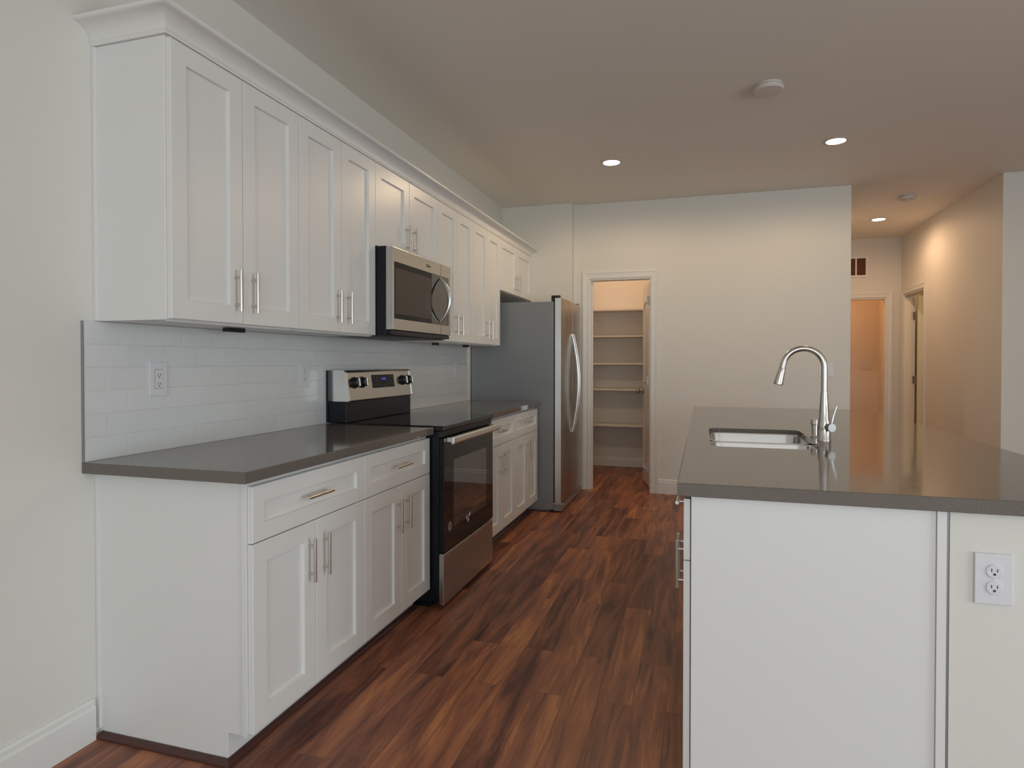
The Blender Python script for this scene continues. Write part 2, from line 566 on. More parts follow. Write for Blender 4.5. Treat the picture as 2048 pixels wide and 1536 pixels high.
# pantry door: frame, leaf opened into the pantry
d1 = thing('door_1', 'white arched-panel pantry door standing open into the pantry', 'door', ((X0 + X1) / 2, YB + 0.06, 0))
d1['kind'] = 'structure'
bx('door_jamb', M['trim'], d1, (X0, X0 + 0.016, YB + 0.001, YB + 0.114, 0, DZ - 0.001), (X1 - 0.016, X1, YB + 0.001, YB + 0.114, 0, DZ - 0.001), (X0 + 0.016, X1 - 0.016, YB + 0.001, YB + 0.114, DZ - 0.017, DZ - 0.001),
   (X0 + 0.016, X0 + 0.028, YB + 0.045, YB + 0.075, 0, DZ - 0.017))
lang = math.atan2(5.165 - 4.628, 1.304 - 1.424)
bm = bmesh.new()
leaf_mesh(bm, (1.424, 4.628), lang, 0.55, 0.035, 0.012, 2.02, -1)
lf = obj('door_leaf', bm, M['trim'], d1)
for hz in (1.83, 1.06, 0.22):
    hinge_part(d1, 1.423, 4.606, hz, PI)
ld = Vector((math.cos(lang), math.sin(lang), 0)); ln = Vector((-math.sin(lang), math.cos(lang), 0))
kp = Vector((1.424, 4.628, 0.94)) + ld * 0.49
knob_part(d1, kp + ln * 0.0005, ln)
knob_part(d1, kp - ln * 0.0355, -ln)

# hallway side door
d2 = thing('door_2', 'white door opened into the room off the right hallway wall', 'door', (XH1 + 0.06, (HY0 + HY1) / 2, 0))
d2['kind'] = 'structure'
bx('door_jamb', M['trim'], d2, (XH1 + 0.001, XH1 + 0.119, HY1 - 0.016, HY1, 0, 2.059), (XH1 + 0.001, XH1 + 0.119, HY0, HY0 + 0.016, 0, 2.059), (XH1 + 0.001, XH1 + 0.119, HY0 + 0.016, HY1 - 0.016, 2.043, 2.059))
bm = bmesh.new()
leaf_mesh(bm, (XH1 + 0.136, HY1 - 0.022), 0.0, 0.70, 0.035, 0.012, 2.035, -1)
obj('door_leaf', bm, M['trim'], d2)
for hz in (1.80, 1.03, 0.22):
    hinge_part(d2, XH1 + 0.122, HY1 - 0.028, hz, PI)

# hallway end door frame
d3 = thing('door_3', 'open dark doorway at the end of the hallway', 'doorway', ((EX0 + EX1) / 2, YH + 0.05, 0))
d3['kind'] = 'structure'
bx('door_jamb', M['trim'], d3, (EX0, EX0 + 0.016, YH + 0.001, YH + 0.114, 0, 2.036), (EX1 - 0.016, EX1, YH + 0.001, YH + 0.114, 0, 2.036), (EX0 + 0.016, EX1 - 0.016, YH + 0.001, YH + 0.114, 2.02, 2.036))


# ------------------------------------------------------------------ cabinet building blocks
def frame_l(x):          # left run: fronts face +x, u runs along +y
    return lambda u, v, w: (x + w, u, v)


def shaker(name, parent, fr, u0, u1, v0, v1, th, rail, m=None, rec=0.011):
    """shaker front as one mesh: frame, sloped inner edge and recessed panel; fr maps (u,v,w) with w outward, back at w=0"""
    bm = bmesh.new()
    i0, i1, j0, j1 = u0 + rail, u1 - rail, v0 + rail, v1 - rail
    s = 0.0025
    def rect(a0, a1, b0, b1, w):
        return [bm.verts.new(fr(a, b, w)) for a, b in ((a0, b0), (a1, b0), (a1, b1), (a0, b1))]
    e = 0.0015
    bk = rect(u0, u1, v0, v1, 0)
    o1 = rect(u0, u1, v0, v1, th - e)
    o2 = rect(u0 + e, u1 - e, v0 + e, v1 - e, th)
    n1 = rect(i0, i1, j0, j1, th)
    n2 = rect(i0 + s, i1 - s, j0 + s, j1 - s, th - rec)
    bm.faces.new(bk)
    bm.faces.new(n2)
    for a, b in ((bk, o1), (o1, o2), (o2, n1), (n1, n2)):
        for k in range(4):
            bm.faces.new((a[k], a[(k + 1) % 4], b[(k + 1) % 4], b[k]))
    return obj(name, bm, m or M['cab'], parent)


def bar_pull(parent, fr, u, v, length, vertical, th, r=0.0058, so=0.027, post=0.0):
    bm = bmesh.new()
    h = length / 2
    if vertical:
        tube(bm, [fr(u, v - h, th + so), fr(u, v + h, th + so)], r, 12)
        for q in (-1, 1):
            tube(bm, [fr(u, v + q * h * 0.66, th + 0.0003), fr(u, v + q * h * 0.66, th + so)], r * 0.8, 10)
    else:
        tube(bm, [fr(u - h, v, th + so), fr(u + h, v, th + so)], r, 12)
        for q in (-1, 1):
            tube(bm, [fr(u + q * h * 0.66, v, th + 0.0003), fr(u + q * h * 0.66, v, th + so)], r * 0.8, 10)
    return obj('bar_handle', bm, M['nickel'], parent, smooth=True)


G = 0.0016   # half gap between fronts


def upper_cabinet(y0, y1, ym, z0, z1, label, left_end=False, hz=None, hl=0.147):
    t = thing('upper_cabinet', label, 'cabinet', (0.15, (y0 + y1) / 2, z0), 'white shaker upper cabinets')
    th = 0.0185
    xb = XU - th
    e0 = y0 + 0.0008
    bx('carcass', M['cab'], t, (0.001, xb - 0.0012, e0, y1 - 0.0008, z0, z1), bevel=0.0012)
    fr = frame_l(xb)
    if hz is None:
        hz = z0 + 0.12
    for (a, b, hu) in ((y0 + (0.006 if left_end else G), ym - G, ym - 0.044), (ym + G, y1 - G, ym + 0.044)):
        d = shaker('cabinet_door', t, fr, a, b, z0 + 0.004, z1 - 0.007, th, 0.064)
        bar_pull(d, fr, hu, hz, hl, True, th)
    return t


ZU, ZUT = 1.372, 2.2665
uc = [
    upper_cabinet(0.0, 0.662, 0.3303, ZU, ZUT, 'tall white upper cabinet nearest the camera, at the open left end of the run', True),
    upper_cabinet(0.662, 1.297, 0.983, ZU, ZUT, 'tall white upper cabinet immediately left of the microwave'),
    upper_cabinet(1.297, 2.092, 1.687, 1.832, ZUT, 'short white upper cabinet directly above the microwave', hz=1.932, hl=0.15),
    upper_cabinet(2.092, 2.715, 2.415, ZU, ZUT, 'tall white upper cabinet immediately right of the microwave'),
    upper_cabinet(2.715, 3.360, 3.050, ZU, ZUT, 'tall white upper cabinet just before the refrigerator'),
    upper_cabinet(3.360, 4.330, 3.838, 1.832, ZUT, 'short white upper cabinet over the refrigerator', hz=1.935, hl=0.15),
]
bx('filler_strip', M['cab'], uc[5], (XU - 0.020, XU - 0.004, 4.331, YW - 0.001, 1.832, ZUT))
# little black connectors under the cabinets
for c, (y0, y1) in ((uc[0], (0.43, 0.53)), (uc[3], (2.40, 2.47)), (uc[4], (2.98, 3.06))):
    bx('light_connector', M['blackm'], c, (0.125, 0.150, y0, y1, ZU - 0.016, ZU - 0.0005), bevel=0.002)
for c, ys in ((uc[0], (0.02, 0.64)), (uc[1], (0.68, 1.28)), (uc[3], (2.11, 2.70)), (uc[4], (2.73, 3.34))):
    bx('bottom_rail', M['cab'], c, (0.268, 0.286, ys[0], ys[1], ZU - 0.004, ZU - 0.0003))

# crown moulding along the top of the uppers, with a return at the left end
bm = bmesh.new()
cp = [(0.0, 0.0), (0.007, 0.0), (0.009, 0.010)]
for k in range(9):
    t = k / 8 * PI / 2
    cp.append((0.011 + 0.050 * (1 - math.cos(t)), 0.012 + 0.044 * math.sin(t)))
cp += [(0.066, 0.058), (0.068, 0.060), (0.068, 0.068), (0.0, 0.068)]
ZK = ZUT + 0.0005
XK = XU - 0.012
rings = []
for (px, py, dx, dy) in ((0.001, -0.001, 0, -1), (XK, -0.001, 1, -1), (XK, YW - 0.001, 1, 0)):
    rings.append([bm.verts.new((px + dx * u, py + dy * u, ZK + v)) for u, v in cp])
for a, b in zip(rings, rings[1:]):
    for k in range(len(cp)):
        bm.faces.new((a[k], a[(k + 1) % len(cp)], b[(k + 1) % len(cp)], b[k]))
bm.faces.new(rings[0]); bm.faces.new(rings[-1][::-1])
# top board closing the crown behind
box(bm, 0.001, XK - 0.001, 0.002, YW - 0.002, ZK, ZK + 0.012)
tag(obj('crown_molding', bm, M['cab'], smooth=True), 'white coved crown molding running along the tops of the upper cabinets', 'crown molding')


def base_cabinet(y0, y1, ym, label, left_end=False, right_end=False):
    t = thing('base_cabinet', label, 'cabinet', (0.3, (y0 + y1) / 2, 0), 'white shaker base cabinets')
    th = 0.019
    xb = XD - th
    ztk = 0.0968
    bm = bmesh.new()
    prism(bm, [(0.001, 0.001), (0.5188, 0.001), (0.5188, ztk), (0.5908, ztk), (0.5908, ZCB - 0.0008), (0.001, ZCB - 0.0008)], 'y', y0 + 0.0006, y1 - 0.0006)
    obj('carcass', bm, M['cab'], t, bevel=0.001)
    fr = frame_l(xb)
    zb, zm, zt = 0.1045, 0.6845, 0.8600
    a0 = y0 + (0.003 if left_end else G)
    d = shaker('drawer', t, fr, a0, y1 - G, zm + 0.0018, zt, th, 0.053)
    bar_pull(d, fr, (a0 + y1) / 2 - 0.008, (zm + zt) / 2 + 0.004, 0.150, False, th)
    for (a, b, hu) in ((a0, ym - G, ym - 0.044), (ym + G, y1 - G, ym + 0.044)):
        d = shaker('cabinet_door', t, fr, a, b, zb, zm - 0.0018, th, 0.064)
        bar_pull(d, fr, hu, 0.555, 0.150, True, th)
    return t


bc = [
    base_cabinet(0.0, 0.6577, 0.326, 'white base cabinet nearest the camera, at the open left end of the run', True),
    base_cabinet(0.6577, 1.2924, 0.9806, 'white base cabinet immediately left of the range'),
    base_cabinet(2.088, 2.7767, 2.452, 'white base cabinet immediately right of the range'),
    base_cabinet(2.7767, YC2 - 0.002, 3.112, 'white base cabinet between its neighbour and the refrigerator'),
]
# a scribe strip at the front and back edge of the end panel
bx('scribe_strip', M['cab'], bc[0], (0.001, 0.013, -0.0075, 0.0004, 0.03, ZCB - 0.001))
bx('scribe_strip', M['cab'], bc[0], (0.5745, 0.5906, -0.003, 0.0004, 0.0975, ZCB - 0.001))
bx('scribe_strip', M['cab'], uc[0], (0.001, 0.012, -0.0075, 0.0006, ZU, ZUT - 0.001))

# shoe moulding, floor coloured
bm = bmesh.new()
q = [(0.0, 0.0)] + [(0.019 * math.cos(PI / 2 * k / 6), 0.019 * math.sin(PI / 2 * k / 6)) for k in range(7)]
rings = []
for (px, py, dx, dy) in ((0.016, -0.001, 0, -1), (0.5195, -0.001, 1, -1), (0.5195, 1.291, 1, 0)):
    rings.append([bm.verts.new((px + dx * u, py + dy * u, 0.0005 + v)) for u, v in q])
for a, b in zip(rings, rings[1:]):
    for k in range(len(q)):
        bm.faces.new((a[k], a[(k + 1) % len(q)], b[(k + 1) % len(q)], b[k]))
bm.faces.new(rings[0]); bm.faces.new(rings[-1][::-1])
struct(obj('trim_4', bm, M['shoe']), 'dark wood quarter-round at the foot of the near base cabinets', 'shoe molding')
bm = bmesh.new()
prism(bm, [(0.5195 + u, 0.0005 + v) for u, v in q], 'y', 2.09, YC2 - 0.003)
struct(obj('trim_5', bm, M['shoe']), 'dark wood quarter-round at the foot of the far base cabinets', 'shoe molding')

# ------------------------------------------------------------------ countertops and backsplash
XC = 0.6311
tag(bx('countertop', M['quartz'], None, (0.0005, XC, YC, YR0 - 0.004, ZCB, ZCT), bevel=0.0022),
    'taupe quartz countertop left of the range, nearest the camera', 'countertop', 'taupe quartz countertops on the left run')
tag(bx('countertop', M['quartz'], None, (0.0005, XC, YR1 + 0.006, YC2, ZCB, ZCT), bevel=0.0022),
    'taupe quartz countertop between the range and the refrigerator', 'countertop', 'taupe quartz countertops on the left run')
bs = bmesh.new()
box(bs, 0.0005, 0.0075, YC + 0.004, 3.468, ZCT + 0.0005, ZU - 0.001)
TILE_DY = (YC + 0.004 + 3.468) / 2 - 0.112 + 0.079
splash = tag(obj('tile_backsplash', bs, tile_mat()), 'white subway tile backsplash between counter and upper cabinets', 'backsplash')
bx('edge_trim', M['edge'], splash, (0.0005, 0.0095, YC + 0.0002, YC + 0.0038, ZCT + 0.0005, ZU - 0.001))

# ------------------------------------------------------------------ wall plates
def plate_x(name, label, y, z, wd, ht, kind, group, x=0.0078):
    """wall plate on a wall facing +x"""
    t = thing(name, label, 'outlet', (x, y, z - ht / 2), group)
    bx('cover_plate', M['plate'], t, (x, x + 0.006, y - wd / 2, y + wd / 2, z - ht / 2, z + ht / 2), bevel=0.0022)
    if kind == 'combo':
        bx('insert_gap', M['grey'], t, (x + 0.006, x + 0.0063, y - 0.0185, y + 0.0185, z - 0.0355, z + 0.0355))
        bx('rocker_insert', M['plate'], t, (x + 0.0064, x + 0.0085, y - 0.017, y + 0.017, z - 0.034, z + 0.034), bevel=0.001)
        for k in range(2):
            zz = z + 0.016 - 0.033 * k
            bx('socket_slots', M['slot'], t, (x + 0.0086, x + 0.0092, y - 0.006, y - 0.004, zz - 0.004, zz + 0.004), (x + 0.0086, x + 0.0092, y + 0.004, y + 0.006, zz - 0.004, zz + 0.004), (x + 0.0086, x + 0.0092, y - 0.0022, y + 0.0022, zz - 0.011, zz - 0.007))
    else:
        for k in (-1, 1):
            bm = bmesh.new()
            zz = z + k * 0.0195
            lathe(bm, [(0.0165, 0.0), (0.0165, 0.0022), (0.0155, 0.003), (0, 0.003)], (x + 0.006, y, zz), 20, (1, 0, 0))
            r = obj('receptacle', bm, M['plate'], t)
            bx('socket_slots', M['slot'], r, (x + 0.0091, x + 0.0096, y - 0.0065, y - 0.0045, zz - 0.001, zz + 0.007), (x + 0.0091, x + 0.0096, y + 0.0045, y + 0.0065, zz - 0.001, zz + 0.007), (x + 0.0091, x + 0.0096, y - 0.002, y + 0.002, zz - 0.009, zz - 0.005))
    return t


def plate_y(name, label, x, z, wd, ht, kind, group, y, cat='outlet'):
    """wall plate on a wall facing -y"""
    t = thing(name, label, cat, (x, y, z - ht / 2), group)
    bx('cover_plate', M['plate'], t, (x - wd / 2, x + wd / 2, y - 0.006, y, z - ht / 2, z + ht / 2), bevel=0.0022)
    if kind == 'duplex':
        for k in (-1, 1):
            bm = bmesh.new()
            zz = z + k * 0.0195
            lathe(bm, [(0.0165, 0.0), (0.0165, 0.0022), (0.0155, 0.003), (0, 0.003)], (x, y - 0.006, zz), 24, (0, -1, 0))
            r = obj('receptacle', bm, M['plate'], t)
            bx('socket_slots', M['slot'], r, (x - 0.0068, x - 0.0050, y - 0.0096, y - 0.0091, zz - 0.001, zz + 0.007), (x + 0.0050, x + 0.0068, y - 0.0096, y - 0.0091, zz - 0.001, zz + 0.006), (x - 0.0026, x + 0.0026, y - 0.0096, y - 0.0091, zz - 0.0095, zz - 0.0045))
        bm = bmesh.new()
        lathe(bm, [(0.0028, 0.0), (0.0025, 0.001), (0, 0.001)], (x, y - 0.006, z), 12, (0, -1, 0))
        obj('screw', bm, M['plate'], t)
    else:
        for k in range(kind):
            xx = x + (k - (kind - 1) / 2) * 0.046
            bm = bmesh.new()
            prism(bm, [(y - 0.0061, z - 0.033), (y - 0.0075, z - 0.033), (y - 0.0105, z + 0.033), (y - 0.0061, z + 0.033)], 'x', xx - 0.016, xx + 0.016)
            obj('rocker_switch', bm, M['plate'], t)
    return t


plate_x('wall_outlet', 'white combination outlet plate on the tile nearest the left edge', 0.237, 1.176, 0.079, 0.124, 'combo', 'white outlets on the backsplash')
plate_x('wall_outlet', 'white duplex outlet on the tile just left of the range', 1.113, 1.174, 0.078, 0.122, 'duplex', 'white outlets on the backsplash')
plate_x('wall_outlet', 'white duplex outlet on the tile between range and refrigerator', 3.13, 1.174, 0.078, 0.122, 'duplex', 'white outlets on the backsplash')
plate_y('light_switch', 'white double rocker switch plate on the back wall behind the faucet', 2.945, 1.17, 0.118, 0.118, 2, None, YB - 0.0005, 'light switch')
plate_y('light_switch', 'light switch plate seen through the dark doorway at the hallway end', 4.19, 1.20, 0.118, 0.118, 2, None, 8.6995, 'light switch')

# ------------------------------------------------------------------ range
rg = thing('kitchen_range', 'freestanding stainless and black glass electric range between the base cabinets', 'range', (0.35, (YR0 + YR1) / 2, 0))
RX = 0.6786
a, b = YR0 + 0.002, YR1 - 0.002
bx('range_body', M['black'], rg, (0.02, 0.652, a, b, 0.035, 0.893), (0.06, 0.60, a + 0.02, b - 0.02, 0.001, 0.035), bevel=0.002)
bx('cooktop', M['bglass'], rg, (0.075, 0.684, a - 0.001, b + 0.001, 0.8935, 0.919), bevel=0.005)
# front strip under the cooktop
bx('vent_strip', M['blackm'], rg, (0.653, 0.672, a, b, 0.862, 0.893), bevel=0.002)
# oven door
dr = bx('oven_door', M['bglass'], rg, (0.653, RX + 0.002, a + 0.001, b - 0.001, 0.286, 0.858), bevel=0.003)
bx('oven_window', M['owin'], dr, (RX + 0.0021, RX + 0.0026, 1.435, 1.945, 0.39, 0.735))
bm = bmesh.new()
hz = 0.847
prof = [(0.0, -0.017), (0.012, -0.019), (0.016, -0.010), (0.016, 0.010), (0.012, 0.019), (0.0, 0.017)]
prism(bm, [(0.716 + u, hz + v) for u, v in prof], 'y', a + 0.012, b - 0.012)
for yy in (a + 0.05, b - 0.05):
    box(bm, RX + 0.0022, 0.717, yy - 0.014, yy + 0.014, hz - 0.012, hz + 0.012)
obj('oven_handle', bm, M['bsteel'], dr, bevel=0.002)
# round sticker and three-part emblem on the glass
bm = bmesh.new()
lathe(bm, [(0.024, 0), (0.024, 0.0006), (0, 0.0006)], (RX + 0.0021, 1.385, 0.402), 24, (1, 0, 0))
st = obj('round_sticker', bm, M['grey'], dr)
bm = bmesh.new()
lathe(bm, [(0.013, 0), (0.013, 0.0004), (0, 0.0004)], (RX + 0.0028, 1.385, 0.402), 20, (1, 0, 0))
obj('sticker_center', bm, M['pinkgrey'], st)
bm = bmesh.new()
for (y, z, s) in ((1.625, 0.392, 0.0135), (1.665, 0.399, 0.0145), (1.645, 0.372, 0.0135)):
    prism(bm, [(y - s, z), (y - s * 0.1, z - s), (y + s, z + s * 0.2), (y + s * 0.3, z + s)], 'x', RX + 0.0022, RX + 0.0027)
obj('door_emblem', bm, M['white'], dr)
# storage drawer
bx('storage_drawer', M['steel'], rg, (0.654, RX, a + 0.001, b - 0.001, 0.022, 0.272), bevel=0.002)
bx('drawer_lip', M['bsteel'], rg, (0.656, RX + 0.001, a + 0.001, b - 0.001, 0.2725, 0.2785), bevel=0.001)
# back guard: black riser, steel console with rounded end caps
bx('backguard_riser', M['black'], rg, (0.022, 0.128, a + 0.004, b - 0.004, 0.9195, 1.03), bevel=0.003)
def console_prof():
    p = [(0.024, 1.031), (0.141, 1.031), (0.143, 1.036), (0.124, 1.176)]
    for k in range(7):
        t = PI / 2 * k / 6
        p.append((0.104 + 0.0195 * math.cos(t), 1.176 + 0.0195 * math.sin(t)))
    p.append((0.024, 1.1955))
    return p
bm = bmesh.new()
prism(bm, console_prof(), 'y', a + 0.02, b - 0.02)
con = obj('control_console', bm, M['steel'], rg)
for (y0, y1) in ((a + 0.001, a + 0.0195), (b - 0.0195, b - 0.001)):
    bm = bmesh.new()
    prism(bm, [(x + 0.003 if x > 0.1 else x + 0.03, z) for x, z in console_prof()], 'y', y0, y1)
    obj('console_end_cap', bm, M['bsteel'], rg, bevel=0.004)
bx('backguard_rear', M['black'], rg, (0.012, 0.0235, a, b, 0.9195, 1.194))
sl = math.atan2(0.143 - 0.124, 0.140)
cn = Vector((math.cos(sl), 0, math.sin(sl)))
def con_pt(y, z, out=0.0):
    return Vector((0.143 - (z - 1.036) * 0.019 / 0.140, y, z)) + cn * (out + 0.0004)
def con_box(name, m, parent, y0, y1, z0, z1, th):
    bm = bmesh.new()
    vs = [bm.verts.new(con_pt(y, z, o)) for o in (0, th) for y, z in ((y0, z0), (y1, z0), (y1, z1), (y0, z1))]
    for f in ((3, 2, 1, 0), (4, 5, 6, 7), (0, 1, 5, 4), (1, 2, 6, 5), (2, 3, 7, 6), (3, 0, 4, 7)):
        bm.faces.new([vs[i] for i in f])
    return obj(name, bm, m, parent)
dsp = con_box('clock_display', M['disp'], con, 1.575, 1.835, 1.092, 1.166, 0.0012)
def dot(name, m, y, z, wy, hz_):
    bm = bmesh.new()
    vs = [bm.verts.new(con_pt(yy, zz, 0.0016)) for yy, zz in ((y - wy, z - hz_), (y + wy, z - hz_), (y + wy, z + hz_), (y - wy, z + hz_))]
    bm.faces.new(vs)
    obj(name, bm, m, dsp)
for k in range(4):
    dot('clock_digit', M['blue'], 1.69 + 0.013 * k, 1.142, 0.004, 0.006)
for yy in (1.60, 1.625, 1.65, 1.76, 1.785, 1.81):
    for zz in (1.152, 1.132, 1.112):
        dot('button_mark', M['amber'], yy, zz, 0.005, 0.0016)
for yy in (1.69, 1.715, 1.74):
    dot('button_mark', M['amber'], yy, 1.108, 0.005, 0.0016)
for yy in (1.385, 1.465, 1.945, 2.018):
    bm = bmesh.new()
    p = con_pt(yy, 1.128)
    lathe(bm, [(0.031, 0), (0.031, 0.005), (0.026, 0.006), (0.024, 0.026), (0.021, 0.029), (0, 0.029)], p, 24, cn)
    kb = obj('control_knob', bm, M['blackm'], rg, smooth=True)
    bm = bmesh.new()
    up = Vector((-math.sin(sl), 0, math.cos(sl)))
    vs = []
    for o in (0.0285, 0.037):
        for sy, sz in ((-0.005, -0.022), (0.005, -0.022), (0.005, 0.022), (-0.005, 0.022)):
            vs.append(bm.verts.new(p + cn * o + Vector((0, sy, 0)) + up * sz))
    for f in ((3, 2, 1, 0), (4, 5, 6, 7), (0, 1, 5, 4), (1, 2, 6, 5), (2, 3, 7, 6), (3, 0, 4, 7)):
        bm.faces.new([vs[i] for i in f])
    obj('knob_grip', bm, M['bsteel'], kb, bevel=0.002)

# ------------------------------------------------------------------ microwave
mw = thing('microwave_oven', 'stainless over-the-range microwave with black glass door', 'microwave', (0.2, 1.68, 1.374))
ma, mb = 1.300, 2.062
bx('microwave_case', M['black'], mw, (0.009, 0.366, ma, mb, 1.376, 1.831), bevel=0.002)
bm = bmesh.new()
# stainless front as a frame around the glass
o = [(ma, 1.404), (mb, 1.404), (mb, 1.826), (ma, 1.826)]
i = [(ma + 0.014, 1.462), (mb - 0.030, 1.462), (mb - 0.030, 1.752), (ma + 0.014, 1.752)]
def ring4(pts, x):
    return [bm.verts.new((x, y, z)) for y, z in pts]
r0, r1, r2, r3 = ring4(o, 0.3665), ring4(o, 0.4055), ring4(i, 0.4055), ring4(i, 0.401)
for p, q_ in ((r0, r1), (r1, r2), (r2, r3)):
    for k in range(4):
        bm.faces.new((p[k], p[(k + 1) % 4], q_[(k + 1) % 4], q_[k]))
bm.faces.new(r0); bm.faces.new(r3)
mf = obj('door_frame', bm, M['steel'], mw, bevel=0.002)
bx('door_glass', M['mglass'], mf, (0.4012, 0.4048, ma + 0.0145, mb - 0.0305, 1.4625, 1.7515))
bx('window_mesh', M['mwin'], mf, (0.4049, 0.4053, ma + 0.026, 1.775, 1.487, 1.722))
bx('control_panel', M['cglass'], mf, (0.4049, 0.4054, 1.778, mb - 0.031, 1.463, 1.751))
bx('panel_seam', M['gasket'], mf, (0.4056, 0.406, 1.905, 1.9075, 1.404, 1.461))
bx('panel_seam', M['gasket'], mf, (0.4056, 0.406, 1.905, 1.9075, 1.753, 1.826))
bm = bmesh.new()
pts, rr = [], []
for k in range(17):
    t = k / 16
    pts.append((0.408 + 0.062 * math.sin(PI * t) ** 0.75, 1.893, 1.478 + 0.262 * t))
    rr.append(0.0075 + 0.0045 * math.sin(PI * t))
tube(bm, pts, rr, 12)
obj('curved_handle', bm, M['bsteel'], mw, smooth=True)
bx('vent_grille', M['blackm'], mw, (0.04, 0.362, ma + 0.03, mb - 0.03, 1.3735, 1.3755))
bx('bottom_lip', M['black'], mw, (0.3665, 0.398, ma + 0.004, mb - 0.004, 1.380, 1.403), bevel=0.003)
# small maker's mark on the top rail: a swoosh ring and a few strokes too small to read
bm = bmesh.new()
lg = [(0.4062, 1.722 + 0.014 * math.cos(t), 1.788 + 0.008 * math.sin(t)) for t in [PI * 0.25 + PI * 1.4 * k / 14 for k in range(15)]]
tube(bm, lg, 0.0012, 5)
for k in range(5):
    box(bm, 0.4057, 0.4064, 1.722 + k * 0.0085, 1.727 + k * 0.0085, 1.783, 1.792 - (k % 2) * 0.003)
obj('door_emblem', bm, M['slot'], mf)

# ------------------------------------------------------------------ refrigerator
f0, f1 = 3.469, 4.316
fg = thing('refrigerator', 'side-by-side stainless refrigerator with grey sides at the end of the run', 'refrigerator', (0.42, (f0 + f1) / 2, 0))
bx('fridge_case', M['fside'], fg, (0.012, 0.735, f0, f1, 0.02, 1.7385), (0.1, 0.70, f0 + 0.03, f1 - 0.03, 0.001, 0.02), bevel=0.004)
bx('base_grille', M['fside'], fg, (0.7355, 0.802, f0 + 0.001, f1 - 0.001, 0.012, 0.066), bevel=0.003)
fm = 3.893
XF = 0.806
def fridge_door(y0, y1, edge):
    bm = bmesh.new()
    bulge = lambda y: 0.010 * (1 - ((y - (f0 + f1) / 2) / ((f1 - f0) / 2)) ** 2)
    n = 10
    poly = [(0.747, y0), ]
    poly = [(0.747, y1), (0.747, y0)]
    for k in range(n + 1):
        y = y0 + (y1 - y0) * k / n
        poly.append((XF - 0.008 + bulge(y), y))
    prism(bm, poly, 'z', 0.076, 1.768)
    d = obj('fridge_door', bm, M['steelv'], fg, bevel=0.003)
    return d
da = fridge_door(f0 + 0.001, fm - 0.003, 0)
db = fridge_door(fm + 0.003, f1 - 0.001, 1)
bx('door_edge', M['bsteel'], da, (0.7475, 0.7975, f0 - 0.0008, f0 + 0.0008, 0.079, 1.765))
bx('door_gasket', M['gasket'], fg, (0.7352, 0.7468, f0 + 0.006, f1 - 0.006, 0.078, 1.737))
for (d, y) in ((da, fm - 0.032), (db, fm + 0.032)):
    bm = bmesh.new()
    pts = []
    z0, z1 = 0.625, 1.485
    for k in range(25):
        t = k / 24
        pts.append((0.811 + 0.056 * math.sin(PI * t) ** 0.9, y, z0 + (z1 - z0) * t))
    tube(bm, pts, 0.0105, 12)
    obj('curved_handle', bm, M['bsteel'], d, smooth=True)
bx('hinge_cover', M['blackm'], fg, (0.715, 0.785, f0 + 0.004, f0 + 0.055, 1.7692, 1.788), (0.715, 0.738, f0 + 0.004, f0 + 0.055, 1.7388, 1.7692), bevel=0.003)
bx('hinge_cover', M['blackm'], fg, (0.715, 0.785, f1 - 0.055, f1 - 0.004, 1.7692, 1.788), (0.715, 0.738, f1 - 0.055, f1 - 0.004, 1.7388, 1.7692), bevel=0.003)
bx('bottom_hinge', M['bsteel'], fg, (0.73, 0.815, f0 - 0.002, f0 + 0.045, 0.0665, 0.0755), bevel=0.003)

# ------------------------------------------------------------------ island
IX0, IX1, IY0, IY1 = 1.8475, 2.985, 0.153, 3.215
IP = 0.183          # plane of the near end panel
IBX0, IBX1 = 1.884, 2.457   # carcass
NY1 = 3.18
th = 0.0175
xi = IBX0 - 0.003
fri = lambda u, v, w_: (xi - w_, u, v)


def island_cabinet(y0, y1, label, near=False, drawer=True):
    t = thing('island_cabinet', label, 'cabinet', (2.17, (y0 + y1) / 2, 0), 'white cabinets built into the island')
    bm = bmesh.new()
    zt = ZCB - 0.001
    k = 0.155 if near else 0.10
    # the body is an open box so a sink can hang in it
    pts = [(IBX1 - 0.001, 0.001), (1.956, 0.001), (1.956, 0.112), (IBX0 + 0.0, 0.112), (IBX0, zt), (IBX1 - 0.001, zt)]
    for (ya, yb) in ((y0 + 0.0006, y0 + 0.018), (y1 - 0.018, y1 - 0.0006)):
        prism(bm, pts, 'y', ya, yb)
    box(bm, 1.956, 1.974, y0 + 0.018, y1 - 0.018, 0.001, 0.112)
    box(bm, IBX0, IBX1 - 0.02, y0 + 0.018, y1 - 0.018, 0.112, 0.13)
    box(bm, IBX1 - 0.019, IBX1 - 0.001, y0 + 0.018, y1 - 0.018, 0.13, zt)
    box(bm, IBX0, IBX0 + 0.018, y0 + 0.018, y1 - 0.018, 0.80, zt)
    obj('carcass', bm, M['cab'], t)
    d = shaker('drawer', t, fri, y0 + 0.002, y1 - G, 0.6995, 0.8655, th, 0.05)
    if drawer:
        bar_pull(d, fri, (y0 + y1) / 2, 0.797, 0.15, False, th)
    ym = (y0 + y1) / 2
    for (a_, b_, hu) in ((y0 + 0.002, ym - G, ym - 0.044), (ym + G, y1 - G, ym + 0.044)):
        d = shaker('cabinet_door', t, fri, a_, b_, 0.118, 0.6965, th, 0.064)
        bar_pull(d, fri, hu, 0.685 - 0.09, 0.15, True, th)
    return t


